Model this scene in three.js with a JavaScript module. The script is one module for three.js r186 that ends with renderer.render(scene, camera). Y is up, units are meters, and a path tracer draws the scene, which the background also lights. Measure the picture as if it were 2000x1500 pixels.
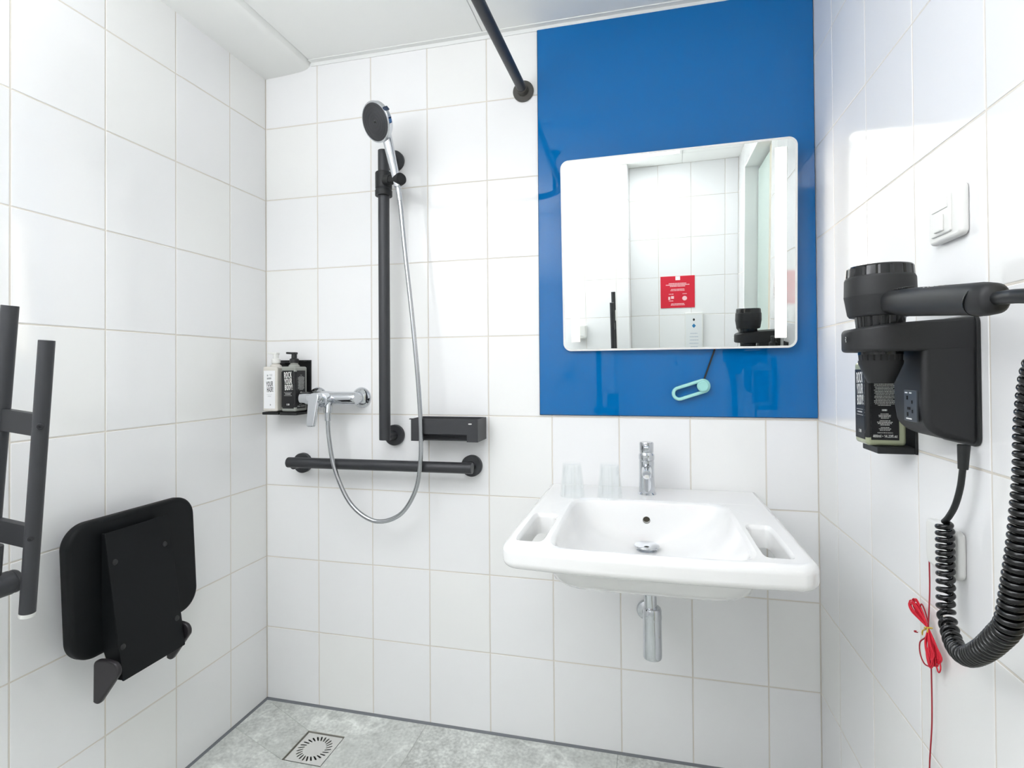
import * as THREE from 'three';
import { RoundedBoxGeometry } from 'three/addons/geometries/RoundedBoxGeometry.js';
import { mergeGeometries, mergeVertices } from 'three/addons/utils/BufferGeometryUtils.js';
import { ImprovedNoise } from 'three/addons/math/ImprovedNoise.js';
import { RectAreaLightUniformsLib } from 'three/addons/lights/RectAreaLightUniformsLib.js';
import { Brush, Evaluator, SUBTRACTION, ADDITION } from 'three-bvh-csg';

// ───────────────────────── camera, light, exposure ─────────────────────────
const scene = new THREE.Scene();
scene.background = new THREE.Color(0x000000);
const camera = new THREE.PerspectiveCamera(2 * Math.atan(750 / 1039.2) * 180 / Math.PI, 2000 / 1500, 0.02, 30);
camera.position.set(1.306, 1.146, 1.6206);
camera.rotation.order = 'YXZ';
camera.rotation.set(0.00954, 0.23269, -0.00718);
camera.setViewOffset(2000, 1500, -16.64, 38.25, 2000, 1500);   // shifted lens
scene.add(camera);
const renderer = new THREE.WebGLRenderer({ antialias: true });
renderer.toneMapping = THREE.LinearToneMapping;
renderer.toneMappingExposure = 1.45;
renderer.shadowMap.enabled = true;
RectAreaLightUniformsLib.init();
const UNSEEN_PANEL_LIGHT = 3.3, UNSEEN_PANEL_COLOR = 0xf6f9ff;           // ceiling panel out of view, placed to brighten the room
const UNSEEN_PENDANT_UP = 58, UNSEEN_PENDANT_DOWN = 12, UNSEEN_LAMP_COLOR = 0xf8faff;      // pendant out of view, placed to light ceiling and upper walls
const STRIP_LIGHT = 4.5, STRIP_COLOR = 0xfff4e4;         // the two strips in the mirror

// ───────────────────────── helpers ─────────────────────────
// normals weighted by face area, split where faces meet at more than the crease angle
function toCreasedNormals(g0, crease) {
  const g = g0.index ? g0.toNonIndexed() : g0, P = g.attributes.position, n = P.count, fn = new Float32Array(n * 3), ar = new Float32Array(n), at = new Map(), key = [];
  const a = new THREE.Vector3(), b = new THREE.Vector3(), c = new THREE.Vector3();
  for (let i = 0; i < n; i += 3) {
    a.fromBufferAttribute(P, i); b.fromBufferAttribute(P, i + 1).sub(a); c.fromBufferAttribute(P, i + 2).sub(a); b.cross(c); const l = b.length() || 1e-20; b.divideScalar(l);
    for (let k = 0; k < 3; k++) { fn.set([b.x, b.y, b.z], (i + k) * 3); ar[i + k] = l; const q = Math.round(P.getX(i + k) * 1e5) + ',' + Math.round(P.getY(i + k) * 1e5) + ',' + Math.round(P.getZ(i + k) * 1e5); key.push(q); if (!at.has(q)) at.set(q, []); at.get(q).push(i + k); }
  }
  const N = new Float32Array(n * 3), cs = Math.cos(crease);
  for (let i = 0; i < n; i++) { let x = 0, y = 0, z = 0; const u = fn[i * 3], v = fn[i * 3 + 1], w = fn[i * 3 + 2];
    for (const j of at.get(key[i])) { const p = fn[j * 3], q = fn[j * 3 + 1], r = fn[j * 3 + 2]; if (u * p + v * q + w * r > cs) { x += p * ar[j]; y += q * ar[j]; z += r * ar[j]; } }
    const l = Math.hypot(x, y, z) || 1; N.set([x / l, y / l, z / l], i * 3); }
  g.setAttribute('normal', new THREE.BufferAttribute(N, 3)); return g;
}
const V = (x, y, z) => new THREE.Vector3(x, y, z);
function rng(seed) { return () => { seed = (seed + 0x6D2B79F5) | 0; let t = Math.imul(seed ^ (seed >>> 15), 1 | seed); t = (t + Math.imul(t ^ (t >>> 7), 61 | t)) ^ t; return ((t ^ (t >>> 14)) >>> 0) / 4294967296; }; }
const used = {};
function numbered(n) { const k = used[n] = (used[n] ?? -1) + 1; return k ? n + '_' + String(k).padStart(3, '0') : n; }
function shade(o) { o.castShadow = true; o.receiveShadow = true; return o; }
function thing(name, label, category, pos = [0, 0, 0], group) {
  const o = new THREE.Group(); o.name = numbered(name); o.position.set(...pos);
  o.userData = { label, category }; if (group) o.userData.group = group;
  scene.add(o); return o;
}
function struct(name) { const o = new THREE.Group(); o.name = name; o.userData = { kind: 'structure' }; scene.add(o); return o; }
function part(parent, name, geo, mat, label) {
  const g = Array.isArray(geo) ? join(geo) : geo;
  const m = shade(new THREE.Mesh(g, mat)); m.name = name; if (label) m.userData.label = label;
  parent.add(m); return m;
}
function join(list) {
  return mergeGeometries(list.map(g => {
    const q = g.index ? g.toNonIndexed() : g.clone();
    for (const k of Object.keys(q.attributes)) if (!['position', 'normal', 'uv'].includes(k)) q.deleteAttribute(k);
    if (!q.attributes.uv) q.setAttribute('uv', new THREE.BufferAttribute(new Float32Array(q.attributes.position.count * 2), 2));
    return q;
  }));
}
const box = (w, h, d, x, y, z, r = 0.002, s = 2) => { const g = new RoundedBoxGeometry(w, h, d, s, Math.min(r, w / 2.01, h / 2.01, d / 2.01)); g.translate(x, y, z); return g; };
function span(x0, x1, y0, y1, z0, z1, r = 0.002, s = 2) { return box(x1 - x0, y1 - y0, z1 - z0, (x0 + x1) / 2, (y0 + y1) / 2, (z0 + z1) / 2, r, s); }
function orient(g, p, dir) {          // +Y of g along dir, origin at p
  const q = new THREE.Quaternion().setFromUnitVectors(V(0, 1, 0), dir.clone().normalize());
  g.applyQuaternion(q); g.translate(p.x, p.y, p.z); return g;
}
function rod(a, b, r, bev = 0.0015, seg = 32, r2 = r) {
  const d = b.clone().sub(a), L = d.length();
  const g = new THREE.LatheGeometry([[0, 0], [r - bev, 0], [r - bev * .3, bev * .3], [r, bev], [r2, L - bev], [r2 - bev * .3, L - bev * .3], [r2 - bev, L], [0, L]].map(p => new THREE.Vector2(...p)), seg);
  return orient(toCreasedNormals(g, .6), a, d);
}
function lathe(profile, p, dir = V(0, 1, 0), seg = 48, crease = .5) {
  return orient(toCreasedNormals(new THREE.LatheGeometry(profile.map(q => new THREE.Vector2(...q)), seg), crease), p, dir);
}
class Poly extends THREE.CatmullRomCurve3 {}
function tube(pts, r, n = 80, seg = 12) { return new THREE.TubeGeometry(new Poly(pts, false, 'centripetal'), n, r, seg, false); }
function cap(p, r) { const g = new THREE.SphereGeometry(r, 12, 8); g.translate(p.x, p.y, p.z); return g; }
function roundRect(x0, y0, x1, y1, r, path = new THREE.Shape()) {
  path.moveTo(x0 + r, y0); path.lineTo(x1 - r, y0); path.absarc(x1 - r, y0 + r, r, -Math.PI / 2, 0);
  path.lineTo(x1, y1 - r); path.absarc(x1 - r, y1 - r, r, 0, Math.PI / 2);
  path.lineTo(x0 + r, y1); path.absarc(x0 + r, y1 - r, r, Math.PI / 2, Math.PI);
  path.lineTo(x0, y0 + r); path.absarc(x0 + r, y0 + r, r, Math.PI, Math.PI * 1.5); return path;
}
function ext(shape, depth, bevel = 0.001, cs = 12, bs = 2) {
  const g = new THREE.ExtrudeGeometry(shape, { depth: depth - 2 * bevel, bevelEnabled: bevel > 0, bevelThickness: bevel, bevelSize: bevel, bevelOffset: -bevel, bevelSegments: bs, curveSegments: cs });
  g.translate(0, 0, bevel); return toCreasedNormals(g, .6);
}
// an extrusion whose own (x, y, depth) run along three given axes
function basis(g, ex, ey, ez, o) { g.applyMatrix4(new THREE.Matrix4().makeBasis(ex, ey, ez).setPosition(o)); return g; }
const AX = V(1, 0, 0), AY = V(0, 1, 0), AZ = V(0, 0, 1), NX = V(-1, 0, 0);

// ───────────────────────── materials ─────────────────────────
const noise = new ImprovedNoise();
const fbm = (x, y, z, o = 5) => { let s = 0, a = .5; for (let i = 0; i < o; i++) { s += a * noise.noise(x, y, z + i * 7.3); x *= 2.03; y *= 2.03; a *= .5; } return s; };
function dataTex(n, fn, srgb = false) {
  const d = new Uint8Array(n * n * 4);
  for (let j = 0; j < n; j++) for (let i = 0; i < n; i++) { const c = fn(i / n, j / n), k = (j * n + i) * 4; d[k] = c[0]; d[k + 1] = c[1]; d[k + 2] = c[2]; d[k + 3] = 255; }
  const t = new THREE.DataTexture(d, n, n); t.wrapS = t.wrapT = THREE.RepeatWrapping; t.magFilter = THREE.LinearFilter; t.minFilter = THREE.LinearMipmapLinearFilter; t.generateMipmaps = true;
  if (srgb) t.colorSpace = THREE.SRGBColorSpace; t.needsUpdate = true; return t;
}
// tileable noise on a torus-like blend
const wrapN = (u, v, f, z) => { const a = fbm(u * f, v * f, z, 4), b = fbm((u - 1) * f, v * f, z, 4), c = fbm(u * f, (v - 1) * f, z, 4), d = fbm((u - 1) * f, (v - 1) * f, z, 4); return (a * (1 - u) + b * u) * (1 - v) + (c * (1 - u) + d * u) * v; };
const glazeBump = dataTex(256, (u, v) => { const g = 128 + 150 * wrapN(u, v, 5, 3.1); return [g, g, g]; });
glazeBump.repeat.set(2.2, 2.2);
const grainBump = dataTex(256, (u, v) => { const g = 128 + 170 * wrapN(u, v, 60, 9.1); return [g, g, g]; });
grainBump.repeat.set(8, 8);
const std = (c, r, m = 0, o = {}) => new THREE.MeshStandardMaterial({ color: c, roughness: r, metalness: m, ...o });
const phy = (c, r, o = {}) => new THREE.MeshPhysicalMaterial({ color: c, roughness: r, ...o });
const M = {
  tiles: [0xf8f8f8, 0xf7f7f7, 0xf8f8f6].map(c => phy(c, .09, { bumpMap: glazeBump, bumpScale: .00008 })),
  satinTile: phy(0xf7f7f7, .5),
  grout: std(0xe2dcd2, .9),
  plaster: std(0xf8f9f6, .85),
  ceilingPanel: std(0xf8f9f6, .8),
  trim: std(0xf0f1ef, .45),
  sealant: std(0x787b80, .55),
  graphite: std(0x3a3b3e, .42, .25, { bumpMap: grainBump, bumpScale: .00008 }),
  graphiteDark: std(0x2a2b2e, .45, .2),
  black: std(0x17191a, .42),
  blackSoft: std(0x141617, .5),
  blackMatte: std(0x1b1c1e, .55, 0, { bumpMap: grainBump, bumpScale: .00012 }),
  blackGloss: phy(0x141517, .18),
  seat: phy(0x0a0d0f, .6, { specularIntensity: .5 }),
  chrome: std(0xcdd0d4, .05, 1),
  steel: std(0xe2e2de, .35, .35),
  dark: std(0x0a0a0a, .9),
  ceramic: phy(0xf4f4f3, .07, { clearcoat: .4, clearcoatRoughness: .03 }),
  whitePlastic: phy(0xeeeeea, .3),
  blueGlass: phy(0x006aaf, .02, { ior: 1.5, specularIntensity: .9 }),
  blueEdge: phy(0x0b2a4c, .2),
  mirror: std(0xe6eae8, .0, 1),
  labelBlack: std(0x0c0d10, .5),
  mint: phy(0xa5dfd8, .3),
  red: std(0xd2152f, .6),
  redDark: std(0xa01326, .7),
  yellow: std(0xd6b53c, .6),
  glass: phy(0xfdfefe, .0, { transmission: 1, thickness: 0, ior: 1.6 }),
  glow: new THREE.MeshStandardMaterial({ color: 0xffffff, emissive: STRIP_COLOR, emissiveIntensity: 1.6, roughness: .6 }),
  glowUnseenLamps: new THREE.MeshStandardMaterial({ color: 0xffffff, emissive: UNSEEN_LAMP_COLOR, emissiveIntensity: 2.2, roughness: .7 }),  // diffusers of the panel and pendant, both out of view
};
// grey stone: clouded, with fine grain and pale veins
const stoneTex = dataTex(1024, (u, v) => {
  const a = wrapN(u, v, 4, 1.7), b = wrapN(u, v, 26, 4.2), c = wrapN(u, v, 110, 8.8);
  const w = .22 * wrapN(u, v, 3, 12.5);
  const ridge = 1 - Math.min(1, Math.abs(wrapN(u + w, v - w, 3, 21.3)) * 26), vein = Math.max(0, ridge) ** 2;
  const g = 212 + 40 * a + 44 * b + 60 * c + 22 * vein;
  return [g - 2, g + 1, g - 4].map(k => Math.max(0, Math.min(255, k)));
}, true);
const stoneBump = dataTex(512, (u, v) => { const g = 128 + 90 * wrapN(u, v, 24, 4.2) + 60 * wrapN(u, v, 90, 2.2); return [g, g, g]; });
M.stone = std(0xffffff, .5, 0, { map: stoneTex, bumpMap: stoneBump, bumpScale: .0005 });

function canvasMat(w, h, draw, rough = .5) {
  const c = document.createElement('canvas'); c.width = w; c.height = h; const x = c.getContext('2d'); draw(x, w, h);
  const t = new THREE.CanvasTexture(c); t.colorSpace = THREE.SRGBColorSpace; t.anisotropy = 8;
  return std(0xffffff, rough, 0, { map: t });
}
// a thin printed plate: front face carries the print, uv 0..1
function plate(w, h, t = .0006) {
  const g = new THREE.BoxGeometry(w, h, t); return g;
}

// ───────────────────────── room shell ─────────────────────────
const W = 1.765, HC = 2.215, ZP = 1.972, ZF = 2.10, XP = 1.095, TW = .2037, JOINT = .0028;
const ROWS = [0, .2502, .4959, .7466, .9993, 1.2521, 1.4995, 1.749, 2.0026, HC];
const DOOR = { z0: .875, z1: 1.80, y1: 2.09 };
const tileCache = new Map();
function tileGeo(w, h) {
  const key = w.toFixed(3) + 'x' + h.toFixed(3); if (tileCache.has(key)) return tileCache.get(key);
  const pos = [], nor = [], uv = [];
  const ring = (i, z) => [[-w / 2 + i, -h / 2 + i, z], [w / 2 - i, -h / 2 + i, z], [w / 2 - i, h / 2 - i, z], [-w / 2 + i, h / 2 - i, z]];
  const R0 = ring(0, -.006), R1 = ring(0, -.0012), R2 = ring(.0005, -.0004), R3 = ring(.0014, 0);
  const tri = (a, b, c, na, nb, nc) => { for (const [p, n] of [[a, na], [b, nb], [c, nc]]) { pos.push(...p); nor.push(...n); uv.push(p[0], p[1]); } };
  const F = [0, 0, 1], side = [[0, -1, 0], [1, 0, 0], [0, 1, 0], [-1, 0, 0]];
  const nmix = (s, k) => { const v = V(...s).multiplyScalar(k).add(V(0, 0, 1 - k)).normalize(); return [v.x, v.y, v.z]; };
  for (let k = 0; k < 4; k++) {
    const l = (k + 1) % 4, s = side[k];
    const quad = (A, B, na, nb) => { tri(A[k], A[l], B[l], na, na, nb); tri(A[k], B[l], B[k], na, nb, nb); };
    quad(R0, R1, s, s); quad(R1, R2, s, nmix(s, .6)); quad(R2, R3, nmix(s, .6), F);
  }
  tri(R3[0], R3[1], R3[2], F, F, F); tri(R3[0], R3[2], R3[3], F, F, F);
  const g = new THREE.BufferGeometry();
  g.setAttribute('position', new THREE.Float32BufferAttribute(pos, 3)); g.setAttribute('normal', new THREE.Float32BufferAttribute(nor, 3)); g.setAttribute('uv', new THREE.Float32BufferAttribute(uv, 2));
  tileCache.set(key, g); return g;
}
const tr = rng(77);
// tiles over the rectangle list; u along eu, v up, facing n
function layTiles(wall, origin, eu, n, us, vs, keep, seen, mats = M.tiles) {
  const rot = new THREE.Matrix4().makeBasis(eu, AY, n), q0 = new THREE.Quaternion().setFromRotationMatrix(rot), rest = [];
  for (let i = 0; i + 1 < us.length; i++) for (let j = 0; j + 1 < vs.length; j++) {
    let [u0, u1, v0, v1] = [us[i], us[i + 1], vs[j], vs[j + 1]];
    const clip = keep ? keep(u0, u1, v0, v1) : [[u0, u1, v0, v1]];
    for (const [a, b, c, d] of clip) {
      if (b - a < .012 || d - c < .012) continue;
      const g = tileGeo(b - a - JOINT, d - c - JOINT);
      const m = shade(new THREE.Mesh(g, mats[Math.floor(tr() * mats.length)]));
      m.position.copy(origin).addScaledVector(eu, (a + b) / 2).addScaledVector(AY, (c + d) / 2).addScaledVector(n, -.0002 * tr());
      m.quaternion.copy(q0).multiply(new THREE.Quaternion().setFromEuler(new THREE.Euler((tr() - .5) * .0012, (tr() - .5) * .0012, 0)));
      if (seen(a, b, c, d)) { m.name = 'tile'; wall.add(m); }
      else { m.updateMatrix(); const k = g.clone(); k.applyMatrix4(m.matrix); rest.push(k); }
    }
  }
  if (rest.length) { const m = part(wall, 'tile_field', mergeGeometries(rest), mats[0]); m.userData.kind = 'stuff'; }
}
const steps = (first, pitch, end) => { const a = [0]; for (let u = first; u < end - .004; u += pitch) a.push(u); a.push(end); return a; };
{ // back wall
  const w = struct('wall_back');
  part(w, 'grout', span(-.15, W + .15, -.05, HC + .1, -.16, -.0009, .001, 1), M.grout);
  layTiles(w, V(0, 0, 0), AX, AZ, steps(.2057, TW, W), ROWS, (a, b, c, d) => a > .99 && c > 1.01 ? [] : [[a, b, c, d]], () => true);
}
{ // left wall
  const w = struct('wall_left');
  part(w, 'grout', span(-.16, -.0009, -.05, HC + .1, -.0014, ZF + .1, .001, 1), M.grout);
  layTiles(w, V(0, 0, 0), V(0, 0, -1), AX, steps(.1661, TW, ZP).map(z => -z).reverse(), [...ROWS.slice(0, 9), 2.186], null, (a, b) => b > -.93);
}
{ // right wall with the entrance opening
  const w = struct('wall_right');
  part(w, 'grout', [span(W + .0009, W + .16, -.05, HC + .1, -.0014, DOOR.z0, .001, 1), span(W + .0009, W + .16, -.05, HC + .1, DOOR.z1, ZF + .1, .001, 1), span(W + .0009, W + .16, DOOR.y1, HC + .1, DOOR.z0, DOOR.z1, .001, 1)], M.grout);
  const keep = (a, b, c, d) => {
    const out = [];
    if (a < DOOR.z0) out.push([a, Math.min(b, DOOR.z0), c, d]);
    if (b > DOOR.z1) out.push([Math.max(a, DOOR.z1), b, c, d]);
    if (b > DOOR.z0 && a < DOOR.z1 && d > DOOR.y1) out.push([Math.max(a, DOOR.z0), Math.min(b, DOOR.z1), Math.max(c, DOOR.y1), d]);
    return out;
  };
  layTiles(w, V(W, 0, 0), AZ, NX, steps(.1486, TW, ZF), ROWS, keep, (a, b) => a < .86);
}
{ // wall behind the camera, its left part standing forward
  const w = struct('wall_front');
  part(w, 'grout', [span(-.15, XP - .0014, -.05, HC + .1, ZP + .0014, ZF + .1, .001, 1), span(-.15, W + .15, -.05, HC + .1, ZF + .0014, ZF + .16, .001, 1)], M.grout);
  layTiles(w, V(0, 0, ZP), NX, V(0, 0, -1), steps(.2, TW, XP).map(x => -x).reverse(), ROWS, null, () => false, [M.satinTile]);
  layTiles(w, V(0, 0, ZF), NX, V(0, 0, -1), [XP, 1.278, 1.482, 1.686, W].map(x => -x).reverse(), ROWS, null, (a, b, c) => c > .9, [M.satinTile]);
  layTiles(w, V(XP, 0, 0), V(0, 0, -1), AX, [-ZF, -ZP], ROWS, null, () => false, [M.satinTile]);
}
{ // ceiling: lay-in panels with fine joints
  const c = struct('ceiling');
  part(c, 'grid', span(-.15, W + .15, HC + .004, HC + .12, -.15, ZF + .15, .001, 1), M.trim);
  const xs = [.185, .81, 1.43, W + .02], zs = [-.02, .63, 1.25, 1.87, ZF + .02];
  for (let i = 0; i < 3; i++) for (let j = 0; j < 4; j++) {
        if (i === 1 && j === 2) continue;                        // the unseen ceiling panel light sits here
    part(c, 'ceiling_panel', span(xs[i] + .0012, xs[i + 1] - .0012, HC, HC + .006, zs[j] + .0012, zs[j + 1] - .0012, .0012, 1), M.ceilingPanel);
  }
}
{ // shallow boxed-in soffit along the left wall, and the wall-edge profile of the ceiling
  const s = new THREE.Shape(); s.moveTo(-.02, 2.1795); s.lineTo(.06, 2.183); s.lineTo(.135, 2.188); s.quadraticCurveTo(.168, 2.191, .177, 2.203); s.lineTo(.184, HC + .01); s.lineTo(-.02, HC + .01);
  const t1 = struct('trim_1'); part(t1, 'soffit_board', ext(s, ZP + .02, 0), M.plaster).position.z = 0;
  const t2 = struct('trim_2');
  part(t2, 'edge_profile', [span(.184, W, 2.2005, HC + .002, 0, .0035, .001, 1), span(.184, W, HC - .0025, HC + .001, 0, .02, .001, 1)], M.trim);
}
{ // floor of stone tiles, cut and laid to fall towards the drain
  const f = struct('floor');
  const ss = roundRect(-.15, -.15, W + .15, ZF + .15, .001), sh = roundRect(.2405, .1085, .3705, .2385, .001, new THREE.Path()); ss.holes.push(sh);
  const sg = new THREE.ExtrudeGeometry(ss, { depth: .11, bevelEnabled: false }); sg.rotateX(Math.PI / 2); sg.translate(0, -.0115, 0);
  part(f, 'floor_slab', sg, std(0xb4b5b0, .9));
  const dx = .304, dz = .173, g = .0003;
  const D = { tl: [.240, .108], tr: [.370, .108], bl: [.240, .238], br: [.370, .238] };
  const polys = [
    [[.006, .006], [.602, .006], [.602, .013], D.tr, D.tl], [[.006, .006], D.tl, D.bl, [.006, .155]],
    [[.006, .155], D.bl, D.br, [.602, .45], [.602, .602], [.006, .602]], [D.tr, [.602, .013], [.602, .45], D.br],
    [[.602, .006], [1.212, .006], [1.212, .602], [.602, .602]], [[1.212, .006], [W - .002, .006], [W - .002, .602], [1.212, .602]]];
  for (const [a, b] of [[.602, 1.2], [1.2, 1.8], [1.8, 2.1]]) for (const [c, d] of [[.006, .602], [.602, 1.212], [1.212, W - .002]]) polys.push([[c, a], [d, a], [d, b], [c, b]]);
  const dirs = rng(5);
  polys.forEach(p => {
    const s = new THREE.Shape(p.map(q => new THREE.Vector2(q[0], -q[1])));
    const e = new THREE.ExtrudeGeometry(s, { depth: .009, bevelEnabled: true, bevelThickness: .0005, bevelSize: .0005, bevelOffset: -g - .0005, bevelSegments: 1, curveSegments: 4 });
    e.rotateX(-Math.PI / 2); e.translate(0, -.0098, 0);
    const P = e.attributes.position, U = e.attributes.uv, ou = dirs(), ov = dirs(), an = dirs() * 6.28;
    for (let i = 0; i < P.count; i++) {
      const x = P.getX(i), z = P.getZ(i), d = Math.max(Math.abs(x - dx), Math.abs(z - dz));
      P.setY(i, P.getY(i) - .007 * Math.max(0, 1 - Math.max(0, d - .06) / .26));
      U.setXY(i, (x * Math.cos(an) - z * Math.sin(an)) / 1.1 + ou, (x * Math.sin(an) + z * Math.cos(an)) / 1.1 + ov);
    }
    e.computeVertexNormals(); part(f, 'floor_tile', toCreasedNormals(e, .5), M.stone);
  });
  const bead = (a, b) => { const d = b.clone().sub(a), s = new THREE.Shape([[0, 0], [.0075, 0], [.0035, .0012], [.0012, .003], [0, .0055]].map(q => new THREE.Vector2(...q)));
    return { s, L: d.length() }; };
  const t3 = struct('trim_3'), b1 = bead(V(0, 0, 0), V(W, 0, 0)), b2 = bead(V(0, 0, 0), V(0, 0, ZP));
  part(t3, 'sealant_bead', [basis(ext(b1.s, b1.L, 0), AZ, AY, NX, V(W, -.001, 0)), basis(ext(b2.s, b2.L, 0), AX, AY, AZ, V(0, -.001, 0))], M.sealant);
}
{ // entrance: deep white frame and a pale obscured-glass leaf
  const d = struct('door_1'), { z0, z1, y1 } = DOOR, xa = W, xb = W + .12;
  part(d, 'door_frame', [span(xa, xb, 0, y1, z0 - .002, z0 + .012, .002), span(xa, xb, 0, y1, z1 - .012, z1 + .002, .002), span(xa, xb, y1 - .012, y1 + .002, z0, z1, .002)], M.trim);
  part(d, 'door_stile', span(W + .066, W + .1, 0, y1 - .012, z0 + .01, z0 + .5, .003), std(0xcfc8b4, .5));
  part(d, 'door_panel', span(W + .07, W + .095, 0, y1 - .03, z0 + .5, z1 - .02, .003), phy(0xc4d3cb, .25));
  part(d, 'door_backing', span(W + .1, W + .13, -.01, y1 + .02, z0 - .02, z1 + .02, .002), M.trim);
}
{ // unseen square ceiling panel above the camera, placed to light the walls evenly
  const t = thing('unseen_ceiling_light', 'unseen square ceiling light panel placed above the camera to brighten the walls', 'ceiling light', [1.12, HC, 1.56]);
  part(t, 'light_frame', [span(-.308, .308, -.003, .012, -.309, -.291, .001), span(-.308, .308, -.003, .012, .291, .309, .001), span(-.308, -.293, -.003, .012, -.291, .291, .001), span(.293, .308, -.003, .012, -.291, .291, .001)], M.trim);
  part(t, 'light_diffuser', span(-.293, .293, .004, .01, -.291, .291, .001), M.glowUnseenLamps);
  const l = new THREE.RectAreaLight(UNSEEN_PANEL_COLOR, UNSEEN_PANEL_LIGHT, .58, .58); l.position.y = .001; l.rotation.x = -Math.PI / 2; l.castShadow = true; t.add(l);
}
{ // unseen pendant beside the camera, placed to bounce soft light off the ceiling
  const t = thing('unseen_pendant_light', 'unseen long pendant light placed beside the camera to light the ceiling', 'pendant light', [.325, 1.72, 1.56]);
  part(t, 'housing', [span(-.28, .28, -.03, .0, -.066, -.060, .001), span(-.28, .28, -.03, 0, .060, .066, .001), span(-.284, -.28, -.03, 0, -.066, .066, .001), span(.28, .284, -.03, 0, -.066, .066, .001), span(-.28, .28, -.019, -.013, -.060, .060, .001)], M.trim);
  part(t, 'upper_diffuser', span(-.278, .278, -.010, -.004, -.059, .059, .001), M.glowUnseenLamps); part(t, 'lower_diffuser', span(-.278, .278, -.028, -.022, -.059, .059, .001), M.glowUnseenLamps);
  for (const x of [-.24, .24]) part(t, 'hanging_wire', rod(V(x, -.012, 0), V(x, HC - 1.72 + .002, 0), .0012, .0002, 8), M.steel);
  const up = new THREE.RectAreaLight(UNSEEN_LAMP_COLOR, UNSEEN_PENDANT_UP, .54, .112); up.position.y = -.002; up.rotation.x = Math.PI / 2; up.castShadow = true; t.add(up);
  const dn = new THREE.RectAreaLight(UNSEEN_LAMP_COLOR, UNSEEN_PENDANT_DOWN, .54, .112); dn.position.y = -.0295; dn.rotation.x = -Math.PI / 2; dn.castShadow = true; t.add(dn);
}

// ───────────────────────── blue panel and mirror ─────────────────────────
{
  const t = thing('glass_panel', 'tall glossy blue glass wall panel behind the lit mirror', 'wall panel', [.985, 1.007, 0]);
  part(t, 'blue_glass', span(0, W - .987, 0, 1.1935, .0005, .0075, .0008), M.blueGlass);
  part(t, 'edge_seal', [span(-.0018, .0004, -.0016, 1.1935, .0002, .006, .0004), span(-.0018, W - .987, -.0018, .0004, .0002, .006, .0004)], M.blueEdge, 'thin dark seal along the panel edge');
}
{
  const tilt = 3.4 * Math.PI / 180, yaw = 1.55 * Math.PI / 180;
  const n = V(-Math.sin(yaw) * Math.cos(tilt), -Math.sin(tilt), Math.cos(yaw) * Math.cos(tilt));
  const ux = V(0, 1, 0).cross(n).normalize(), uy = n.clone().cross(ux);
  const t = thing('wall_mirror', 'tilted rounded mirror with two vertical light strips on the blue panel', 'mirror');
  t.matrixAutoUpdate = true; t.position.set(1.3835, 1.2, .03); t.quaternion.setFromRotationMatrix(new THREE.Matrix4().makeBasis(ux, uy, n));
  const frame = roundRect(-.3225, 0, .3225, .567, .024); const fr = ext(frame, .02, .0012, 10); fr.translate(0, 0, -.0205);
  part(t, 'mirror_frame', fr, M.whitePlastic);
  const gl = ext(roundRect(-.3165, .006, .3165, .561, .019), .003, .0003, 10); gl.translate(0, 0, -.0027);
  part(t, 'mirror_glass', gl, M.mirror);
  for (const [x, w] of [[-.2842, .0255], [.2805, .029]]) {
    const s = part(t, 'light_strip', span(x - w / 2, x + w / 2, .028, .5405, -.0004, .0007, .0004, 1), M.glow);
    const l = new THREE.RectAreaLight(STRIP_COLOR, STRIP_LIGHT, w, .5125); l.position.set(x, .284, .0012); l.rotation.y = Math.PI; l.castShadow = true; t.add(l);
  }
  part(t, 'tilt_bracket', span(-.25, .25, .05, .085, -.028, -.0195, .003), M.graphiteDark); part(t, 'tilt_bracket', span(-.25, .25, .44, .47, -.045, -.0195, .003), M.graphiteDark);
}
{ // pale green pull loop on a dark strap
  const t = thing('pull_loop', 'pale mint pull loop with round button on a dark strap under mirror', 'pull handle', [1.4615, 1.095, .012]);
  const ang = Math.atan2(.031, .093), L = .068, r = .021, h = .0115;
  const s = new THREE.Shape(); s.absarc(0, 0, r, -Math.PI / 2, Math.PI / 2); s.lineTo(-L, r); s.absarc(-L, 0, r, Math.PI / 2, Math.PI * 1.5); s.lineTo(0, -r);
  const o = new THREE.Path(); o.absarc(-.012, 0, h, -Math.PI / 2, Math.PI / 2); o.lineTo(-L, h); o.absarc(-L, 0, h, Math.PI / 2, Math.PI * 1.5); o.lineTo(-.012, -h); s.holes.push(o);
  const a = ext(s, .014, .0035, 16, 4); a.rotateZ(ang);
  part(t, 'loop', a, M.mint);
  part(t, 'button', lathe([[0, 0], [.0165, 0], [.0165, .006], [.0155, .0095], [.0125, .0115], [.0118, .0108], [0, .0106]], V(0, 0, .010), AZ), M.mint);
  part(t, 'strap', basis(ext(roundRect(-.0025, 0, .0025, .116, .001), .0016, .0003), V(Math.cos(.33), -Math.sin(.33), 0), V(Math.sin(.33), Math.cos(.33), 0), AZ, V(.002, .012, .004)), M.blackSoft, 'dark narrow strap');
}

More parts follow.
